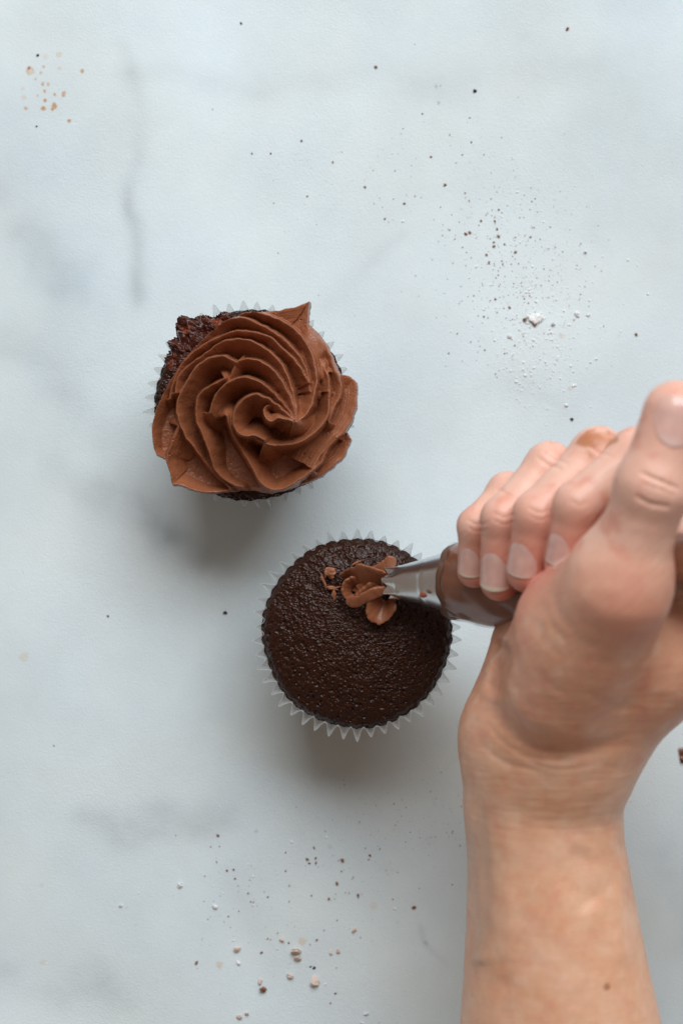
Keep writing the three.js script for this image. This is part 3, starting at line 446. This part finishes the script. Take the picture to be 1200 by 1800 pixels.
function body(x, y, z) {
  let d = 1;
  for (const c of palm) d = smin(d, capsule(c, x, y, z), 0.012);
  let t = 1; for (const c of thenar) t = smin(t, capsule(c, x, y, z), 0.008);
  let th = capsule(thumb[1], x, y, z); th = smin(th, capsule(thumb[2], x, y, z), 0.003); th = smin(th, capsule(thumb[0], x, y, z), 0.009);
  t = smin(t, th, 0.012); d = smin(d, t, 0.008);
  let out = d;
  for (const f of fingers) {
    const p = capsule(f[0], x, y, z); if (p > 0.05 && d > 0.05) { out = Math.min(out, p - 0.03); continue; }
    let g = smin(p, capsule(f[1], x, y, z), 0.0025); g = smin(g, capsule(f[2], x, y, z), 0.002);
    out = smin(out, g, 0.0009); out = Math.min(out, smin(d, p, 0.006));
  }
  if (Math.abs(out) < 0.004) out -= lineField(x, y, z) + 0.00016 * noise(x * 160, y * 160, z * 160) + 0.00008 * smooth(0.035, 0.06, z) * lerp(1, 0.35, smooth(0.09, 0.12, z)) * noise(x * 110, y * 110 + 3, z * 620) + 0.00006 * smooth(0.07, 0.04, z) * noise((x + z) * 640, y * 200, (x - z) * 150);
  return out;
}
function surfaceNet(f, min, max, cell) {
  const nx = Math.ceil((max.x - min.x) / cell) + 1, ny = Math.ceil((max.y - min.y) / cell) + 1, nz = Math.ceil((max.z - min.z) / cell) + 1, F = new Float32Array(nx * ny * nz).fill(9), K = 8, reach = K * cell * 0.87 + cell + 0.003;
  for (let bz = 0; bz < nz; bz += K) for (let by = 0; by < ny; by += K) for (let bx = 0; bx < nx; bx += K) {
    const c = f(min.x + (bx + K / 2) * cell, min.y + (by + K / 2) * cell, min.z + (bz + K / 2) * cell), near = Math.abs(c) < reach;
    for (let k = bz; k < Math.min(bz + K, nz); k++) for (let j = by; j < Math.min(by + K, ny); j++) for (let i = bx; i < Math.min(bx + K, nx); i++) F[(k * ny + j) * nx + i] = near ? f(min.x + i * cell, min.y + j * cell, min.z + k * cell) : c;
  }
  const at = new Map(), pos = [], idx = [], sy = nx, sz = nx * ny;
  for (let k = 0; k < nz - 1; k++) for (let j = 0; j < ny - 1; j++) for (let i = 0; i < nx - 1; i++) {
    const o = k * sz + j * sy + i, v = [F[o], F[o + 1], F[o + sy], F[o + sy + 1], F[o + sz], F[o + sz + 1], F[o + sz + sy], F[o + sz + sy + 1]];
    let neg = 0; for (const q of v) if (q < 0) neg++;
    if (!neg || neg === 8) continue;
    let x = 0, y = 0, z = 0, n = 0;
    for (let e = 0; e < 8; e++) for (const b of [1, 2, 4]) if (!(e & b)) { const g = e | b; if ((v[e] < 0) !== (v[g] < 0)) { const t = v[e] / (v[e] - v[g]); x += (e & 1) + (b === 1 ? t : 0); y += ((e >> 1) & 1) + (b === 2 ? t : 0); z += ((e >> 2) & 1) + (b === 4 ? t : 0); n++; } }
    at.set(o, pos.length / 3); pos.push(min.x + (i + x / n) * cell, min.y + (j + y / n) * cell, min.z + (k + z / n) * cell);
  }
  const quad = (a, b, c, d, flip) => { a = at.get(a); b = at.get(b); c = at.get(c); d = at.get(d); if (a === undefined || b === undefined || c === undefined || d === undefined) return; flip ? idx.push(a, b, c, b, d, c) : idx.push(a, c, b, b, c, d); };
  for (const o of at.keys()) {
    const s = F[o] < 0;
    if (s !== F[o + 1] < 0) quad(o, o - sy, o - sz, o - sy - sz, s ? true : false);
    if (s !== F[o + sy] < 0) quad(o, o - sz, o - 1, o - 1 - sz, s ? true : false);
    if (s !== F[o + sz] < 0) quad(o, o - 1, o - sy, o - 1 - sy, s ? true : false);
  }
  return { pos, idx };
}
const normalAt = (x, y, z, e = 0.0003) => V(body(x + e, y, z) - body(x - e, y, z), body(x, y + e, z) - body(x, y - e, z), body(x, y, z + e) - body(x, y, z - e)).normalize();
const person = thing('person', P(960, 1400, 106).setY(0), 'bare right hand and forearm squeezing a piping bag, thumb raised', 'person');
{
  const net = surfaceNet(body, V(0.030, 0.035, -0.062), V(0.150, 0.190, 0.262), 0.00075), n = net.pos.length / 3, col = new Float32Array(n * 3), nor = new Float32Array(n * 3), uv = new Float32Array(n * 2);
  const tips = Object.entries(HAND).map(([k, c]) => ({ p: P(...c[3]), r: k === 'thumb' ? 0.014 : 0.013, k })), veins = lines.slice(-6, -4), mole = P(1065, 1733, 110), smear = P(1046, 772, 128), knock = P(1105, 1062, 165), o = person.position;
  for (let i = 0; i < n; i++) {
    const x = net.pos[i * 3], y = net.pos[i * 3 + 1], z = net.pos[i * 3 + 2], N = normalAt(x, y, z); N.toArray(nor, i * 3);
    uv[i * 2] = x * 45 + y * 22; uv[i * 2 + 1] = z * 45 - y * 20;
    const m = fbm(x * 70, y * 70, z * 70, 4), fine = noise(x * 420, y * 420, z * 420), spot = fbm(x * 200 + 3, y * 200, z * 200, 2);
    let c = [0.72 + 0.07 * m + 0.03 * fine, 0.405 + 0.10 * m + 0.025 * fine - 0.06 * spot, 0.26 + 0.10 * m + 0.02 * fine - 0.05 * spot];
    const blend = (t, k) => { for (let q = 0; q < 3; q++) c[q] = lerp(c[q], t[q], k); };
    const handness = smooth(0.095, 0.055, z); blend([0.69, 0.325, 0.215], 0.75 * handness * clamp(0.75 + m)); blend([0.82, 0.53, 0.43], 0.8 * smooth(0.03, 0.0, z)); const pink = fbm(x * 130 + 9, y * 130, z * 130 + 4, 3); blend([0.66, 0.27, 0.19], 0.75 * smooth(0.05, 0.4, pink) * (0.45 + 0.55 * handness)); blend([0.78, 0.50, 0.36], 0.6 * smooth(0.05, 0.4, -pink));
    for (const t of tips) { const d = Math.hypot(x - t.p.x, y - t.p.y, z - t.p.z); blend([0.68, 0.27, 0.20], 0.9 * smooth(t.r * (t.k === 'index' || t.k === 'middle' ? 2.3 : 1.5), t.r * 0.5, d) * ({ thumb: 0.5, little: 0.75, ring: 0.85 }[t.k] ?? 1)); }
    for (const j of joints) blend([0.74, 0.37, 0.28], 0.4 * smooth(j.r * 2, j.r * 0.9, Math.hypot(x - j.p.x, y - j.p.y, z - j.p.z)));
    blend([0.60, 0.25, 0.18], 0.5 * smooth(0.02, 0.004, Math.hypot(x - knock.x, (y - knock.y) * 0.4, z - knock.z)));
    for (const l of veins) { if (Math.abs(y - l.y) < 0.03) { let d = 1; let w = 1; l.c.forEach((p, q) => { const e = Math.hypot(x - p.x, z - p.z); if (e < d) { d = e; w = smooth(0, 5, q) * smooth(24, 19, q); } }); blend([0.42, 0.31, 0.25], 0.42 * w * Math.exp(-((d / 0.0023) ** 2))); } }
    blend([0.32, 0.13, 0.06], 0.75 * smooth(0.0016, 0.0007, Math.hypot(x - mole.x, z - mole.z)) * (y > 0.1 ? 1 : 0));
    blend([0.42, 0.14, 0.04], 0.8 * smooth(0.0075, 0.003, Math.hypot(x - smear.x, (z - smear.z) * 1.6) * (1 + 1.1 * fbm(x * 260, y * 260, z * 260, 3))) * (y > 0.118 ? 1 : 0));
    col.set(c, i * 3); net.pos[i * 3] -= o.x; net.pos[i * 3 + 1] -= o.y; net.pos[i * 3 + 2] -= o.z;
  }
  const g = geom(net.pos, net.idx, col, uv); g.setAttribute('normal', new THREE.BufferAttribute(nor, 3));
  const skinBump = heightTexture(512, (u, v) => 0.5 + 0.35 * tileNoise(u, v, 40, 1) + 0.35 * Math.abs(tileNoise(u, v, 70, 6)) + 0.2 * tileNoise(u, v, 130, 3));
  M.skin.bumpMap = skinBump; M.skin.bumpScale = 0.0001;
  mesh('hand_and_forearm', g, M.skin, person);
}
// fingernails laid on the skin
function nail(chain, facing, len, half, start, free, label) {
  const d0 = P(...chain[2]), tip = P(...chain[3]), a = tip.clone().sub(d0).normalize(), nn = facing.clone().addScaledVector(a, -facing.dot(a)).normalize(), s = a.clone().cross(nn), rows = 28, cols = 21, pos = [], col = [], idx = [], W = half * MM, layers = [];
  for (const lift of [0.55, -0.5]) for (let i = 0; i < rows; i++) for (let j = 0; j < cols; j++) {
    const u = j / (cols - 1) * 2 - 1, v0 = 0.46 * Math.pow(Math.abs(u), 2.2), v1 = 1 - 0.10 * u * u, v = lerp(v0, v1, i / (rows - 1)), over = Math.max(0, v * (len + free) - len);
    const axisP = d0.clone().addScaledVector(a, (start + v * (len + free)) * MM), wd = W * (1 - 0.12 * (1 - v) ** 2), ang = u * 1.02, R = W / Math.sin(1.02);
    const q = axisP.clone().addScaledVector(s, Math.sin(ang) * R * wd / W), r0 = R * Math.cos(ang);
    let lo = -0.004, hi = 0.016; const probe = axisP.clone().addScaledVector(a, -over * MM);
    const base = probe.addScaledVector(s, Math.sin(ang) * R * wd / W);
    for (let k = 0; k < 16; k++) { const mid = (lo + hi) / 2, p = base.clone().addScaledVector(nn, mid); body(p.x, p.y, p.z) > 0 ? hi = mid : lo = mid; }
    q.addScaledVector(nn, hi + lift * MM * (1 - 0.9 * u * u * u * u) * 0.6 - over * 0.10 * MM);
    pos.push(q.x - person.position.x, q.y - person.position.y, q.z - person.position.z);
    const w = smooth(len - 0.35, len + 0.25, v * (len + free)), m = smooth(0.24, 0.08, v), b = 0.05 * noise(u * 3, v * 4, len);
    col.push(lerp(lerp(0.70, 0.70, m) + b, 0.76, w), lerp(lerp(0.43, 0.47, m) + b, 0.64, w), lerp(lerp(0.37, 0.42, m) + b, 0.52, w));
  }
  const n = rows * cols; put(idx, gridIndex(rows, cols, false, 0)); put(idx, gridIndex(rows, cols, false, n, true));
  for (let j = 0; j < cols - 1; j++) { const e = (rows - 1) * cols + j; idx.push(e, e + n, e + 1, e + 1, e + n, e + n + 1); }
  return tag(mesh('fingernail', geom(pos, idx, col), M.nail, person), label);
}
nail(HAND.thumb, V(-0.02, 1, 0.0), 14.5, 7.6, 13.2, 0.2);
nail(HAND.index, V(-0.75, 0.75, 0.1), 10, 5.3, 9, 0.6);
nail(HAND.middle, V(-0.62, 0.8, 0.1), 11, 5.8, 8.5, 0.7);
nail(HAND.ring, V(-0.5, 0.85, 0.15), 11.5, 5.4, 10, 1.9);
nail(HAND.little, V(-0.45, 0.85, 0.1), 9.5, 4.5, 6, 1.0);

// ------------------------------------------------------------------ crumbs, lumps and dust on the marble
const crumbGeos = [0, 1, 2, 3, 4].map((i) => lump(1 * MM, 11 + i * 3.7, 1.1, 0.45, 0.65 + 0.1 * i, 3));
function crumb(px, py, r, mat, name, label, group, category = 'crumb') { const m = mesh(name, crumbGeos[(px * 7 + py * 3) % 5 | 0], mat); m.position.copy(P(px, py)); m.position.y = r * 0.45 * MM; r *= 0.68; m.scale.setScalar(r); m.rotation.set(rnd() * 0.6, rnd() * 6.28, rnd() * 0.6); return tag(m, label, category, group); }
const specks = [], ORD = 'first second third fourth fifth sixth seventh eighth ninth tenth eleventh twelfth thirteenth fourteenth fifteenth sixteenth seventeenth eighteenth nineteenth twentieth'.split(' ');
function scatter(list, where, group, least) {
  const big = list.filter((c) => c[2] >= least).sort((a, b) => a[0] - b[0]);
  for (const c of list) if (c[2] < least) specks.push(c);
  big.forEach(([x, y, r], i) => crumb(x, y, r, M.crumb, 'cocoa_crumb', `brown crumb, ${i < ORD.length ? ORD[i] : 'last'} from the left, in the scatter ${where}`, group));
  if (big.length > ORD.length + 1) throw new Error('too many crumbs ' + big.length);
}
const z6 = (list) => list.map(([x, y, r]) => [780 + x / 3.75, 350 + y / 3.75, r]), z7 = (list) => list.map(([x, y, r]) => [300 + x / 3, 1450 + y / 3, r]);
scatter(z6([[142, 230, 0.75], [168, 220, 0.7], [243, 145, 0.6], [230, 172, 0.5], [335, 145, 0.6], [335, 162, 0.4], [350, 198, 0.65], [357, 245, 0.75], [327, 285, 0.55], [328, 312, 0.75], [280, 367, 0.65], [295, 417, 0.55], [398, 297, 0.5], [470, 350, 0.7], [442, 348, 0.4], [568, 250, 0.6], [337, 660, 0.6], [430, 715, 0.6], [262, 775, 0.5], [268, 995, 0.5], [398, 1018, 0.5], [360, 70, 0.5], [380, 90, 0.35], [357, 500, 0.45], [357, 472, 0.4], [385, 430, 0.4], [380, 408, 0.4], [490, 425, 0.5], [276, 105, 0.4], [555, 685, 0.45], [528, 657, 0.45], [465, 965, 0.5], [450, 792, 0.35], [470, 252, 0.4], [745, 547, 0.35], [690, 538, 0.35], [995, 443, 0.35], [1035, 475, 0.35], [875, 438, 0.35]]), 'above the raised thumb', 'cocoa crumbs above the hand', 0.55);
scatter(z7([[250, 55, 0.7], [333, 235, 0.65], [297, 240, 0.6], [340, 282, 0.6], [243, 195, 0.5], [410, 360, 0.6], [423, 405, 0.5], [436, 408, 0.5], [512, 380, 0.5], [360, 455, 0.55], [305, 482, 0.55], [625, 322, 0.55], [625, 403, 0.45], [720, 180, 0.85], [731, 202, 0.6], [763, 175, 0.65], [765, 200, 0.7], [905, 187, 0.9], [884, 188, 0.4], [875, 308, 0.75], [987, 372, 0.9], [833, 390, 0.6], [742, 373, 0.5], [1050, 160, 0.8], [606, 146, 0.45], [606, 243, 0.45], [755, 120, 0.6], [900, 245, 0.5], [212, 115, 0.4], [258, 113, 0.4], [622, 622, 0.5], [512, 600, 0.45], [770, 605, 0.6], [868, 888, 0.6], [842, 940, 0.55], [480, 672, 0.7], [137, 725, 0.8], [940, 360, 0.4], [1000, 594, 0.35], [1102, 127, 0.35], [1053, 54, 0.35], [180, 270, 0.35], [808, 556, 0.5], [564, 570, 0.5]]), 'below the bare cupcake', 'cocoa crumbs below the bare cupcake', 0.6);
scatter([[641, 329, 0.65], [585, 285, 0.6], [530, 248, 0.6], [540, 345, 0.5], [476, 270, 0.55], [443, 270, 0.45], [782, 325, 0.75], [710, 358, 0.6], [676, 385, 0.55], [757, 276, 0.55], [828, 250, 0.55], [825, 207, 0.5], [812, 272, 0.5], [790, 237, 0.5], [742, 200, 0.45], [660, 118, 0.75], [729, 345, 0.4], [740, 347, 0.4], [774, 364, 0.4], [824, 353, 0.5], [778, 395, 0.35], [799, 420, 0.4], [850, 272, 0.35], [940, 349, 0.4], [694, 300, 0.35], [667, 348, 0.35]], 'right of the frosted cupcake and higher', 'cocoa crumbs in the upper middle', 0.55);
crumb(996, 51, 1.0, M.crumb, 'cocoa_crumb', 'largest brown crumb lying alone near the top right corner'); crumb(834, 160, 0.9, M.darkCrumb, 'cocoa_crumb', 'dark crumb alone on pale marble left of the top right corner');
crumb(424, 41, 0.6, M.darkCrumb, 'cocoa_crumb', 'small dark crumb alone near the top edge'); crumb(1117, 588, 0.75, M.crumb, 'cocoa_crumb', 'lone reddish brown crumb just above the thumb, right of the white powder');
crumb(1004, 737, 0.75, M.darkCrumb, 'cocoa_crumb', 'dark crumb lying just beside the knuckles'); crumb(396, 1077, 1.15, M.darkCrumb, 'cake_crumb', 'dark round cake crumb left of the bare cupcake');
crumb(190, 1083, 0.5, M.darkCrumb, 'cake_crumb', 'tiny dark speck far left of the bare cupcake'); crumb(727, 1595, 0.95, M.crumb, 'cocoa_crumb', 'brown crumb nearest the left side of the forearm');
crumb(622, 1634, 1.25, M.beige, 'cocoa_crumb', 'oblong tan crumb alone between forearm and beige lumps'); crumb(67, 97, 0.8, M.darkCrumb, 'cake_crumb', 'black crumb above the orange stains in the upper left corner'); crumb(65, 222, 0.5, M.darkCrumb, 'cake_crumb', 'tiny grey speck below the orange stains');
crumb(552, 1701, 0.8, M.darkCrumb, 'cake_crumb', 'dark crumb between two beige lumps near the bottom'); crumb(546, 1699, 0.5, M.darkCrumb, 'cake_crumb', 'smaller dark crumb touching the left of a dark crumb near the bottom');
crumb(487 / 3 + 300, 1738, 2.1, M.crumb, 'cocoa_lump', 'large reddish brown cocoa lump near the bottom edge', null, 'lump');
for (const [x, y, r, l] of [[520, 1671, 2.6, 'largest beige cocoa sugar lump near the bottom middle'], [523, 1684, 1.8, 'pale beige lump touching the lower end of the largest lump'], [553, 1724, 2.3, 'round beige lump, rightmost of the large lumps near the bottom'], [510, 1715, 1.7, 'beige lump below the largest lump'], [457, 1724, 1.3, 'pale lump just above the reddish brown lump'], [417, 1668, 1.6, 'pale pinkish lump left of the largest beige lump'], [421, 1787, 1.3, 'pale lump closest to the bottom edge'], [434, 1782, 1.1, 'tan lump beside the pale lump at the bottom edge'], [495, 1652, 1.2, 'tan crumb just above and left of the largest lump'], [581, 1674, 0.9, 'left one of two faint beige lumps right of the largest lump'], [594, 1672, 1.1, 'right one of two faint beige lumps right of the largest lump']]) crumb(x, y, r * 1.05, M.beige, 'cocoa_lump', l, null, 'lump');
for (const [x, y, r, l] of [[317, 1556, 1.5, 'white sugar lump left of the crumbs, below the bare cupcake'], [379, 1594, 1.2, 'white lump amid brown crumbs at lower left of the bare cupcake'], [376, 1592, 0.8, 'small white grain touching the white lump amid brown crumbs'], [419, 1692, 1.0, 'small white lump under the pinkish lump'], [643, 1782, 1.1, 'white lump near the bottom edge left of the forearm'], [636, 1798, 0.9, 'white lump cut by the bottom edge left of the forearm'], [213, 1592, 1.0, 'white flake at far lower left on bare marble'], [1014, 552, 1.3, 'white powder lump right of the powder heap'], [1034, 554, 0.8, 'greyish grain at the right end of the powder trail'], [1028, 443, 1.1, 'lone white lump at the upper right of the powder'], [895, 591, 1.1, 'white lump at the lower left of the powder heap'], [972, 570, 1.2, 'flat white lump between heap and trail'], [994, 712, 0.9, 'white grain just above the knuckles']]) crumb(x, y, r, M.white, 'sugar_lump', l, null, 'lump');
crumb(922, 562, 1.3, M.crumb, 'cocoa_crumb', 'reddish brown crumb at the left side of the white powder heap'); crumb(938, 570, 1.2, M.crumb, 'cocoa_crumb', 'brown crumb at the foot of the white powder heap');
{ const g = new THREE.Group(); const h = mesh('powder_heap', lump(2.4 * MM, 5.5, 1.15, 0.3, 0.7, 5), M.white); h.position.copy(P(941, 560)); h.position.y = 0.0006; tag(h, 'small white heap of powdered sugar at upper right above the hand', 'powder'); }
function dust(name, mat, n, label, where, extra = []) {
  const m = new THREE.InstancedMesh(new THREE.IcosahedronGeometry(1 * MM, 0), mat, n + extra.length), o = new THREE.Object3D(); m.name = name; shadowed(m);
  for (let i = 0; i < n + extra.length; i++) { const [px, py, r] = i < n ? where() : extra[i - n]; o.position.copy(P(px, py)); o.position.y = r * 0.4 * MM; o.scale.set(r * (0.7 + rnd() * 0.8), r * 0.7, r * (0.7 + rnd() * 0.8)); o.rotation.set(0, rnd() * 6, 0); o.updateMatrix(); m.setMatrixAt(i, o.matrix); }
  scene.add(m); return tag(m, label, null, null, 'stuff');
}
const gauss = () => (rnd() + rnd() + rnd() + rnd() - 2) * 1.0;
dust('cocoa_dust', M.crumb, 900, 'fine brown cocoa dust scattered over the marble', () => { const k = rnd(), r = 0.10 + 0.16 * rnd() ** 3; if (k < 0.55) return [905 + gauss() * 115, 470 + gauss() * 150, r]; if (k < 0.68) return [700 + gauss() * 260, 330 + gauss() * 150, r * 0.9]; if (k < 0.84) return [720 + gauss() * 130, 1460 + gauss() * 90, r]; if (k < 0.97) return [510 + gauss() * 190, 1590 + gauss() * 130, r]; return [rnd() * 1200, rnd() * 1800, r]; }, specks.map(([x, y, r]) => [x, y, r * 0.62]));
dust('sugar_dust', M.white, 800, 'fine white powdered sugar scattered over the marble', () => { const k = rnd(), r = 0.12 + 0.3 * rnd() ** 4; if (k < 0.5) return [945 + gauss() * 90, 560 + gauss() * 80, r]; if (k < 0.8) return [955 + gauss() * 60, 640 + gauss() * 70, r * 1.2]; if (k < 0.9) return [900 + gauss() * 220, 420 + gauss() * 200, r]; return [500 + gauss() * 250, 1600 + gauss() * 150, r]; });

renderer.render(scene, camera);
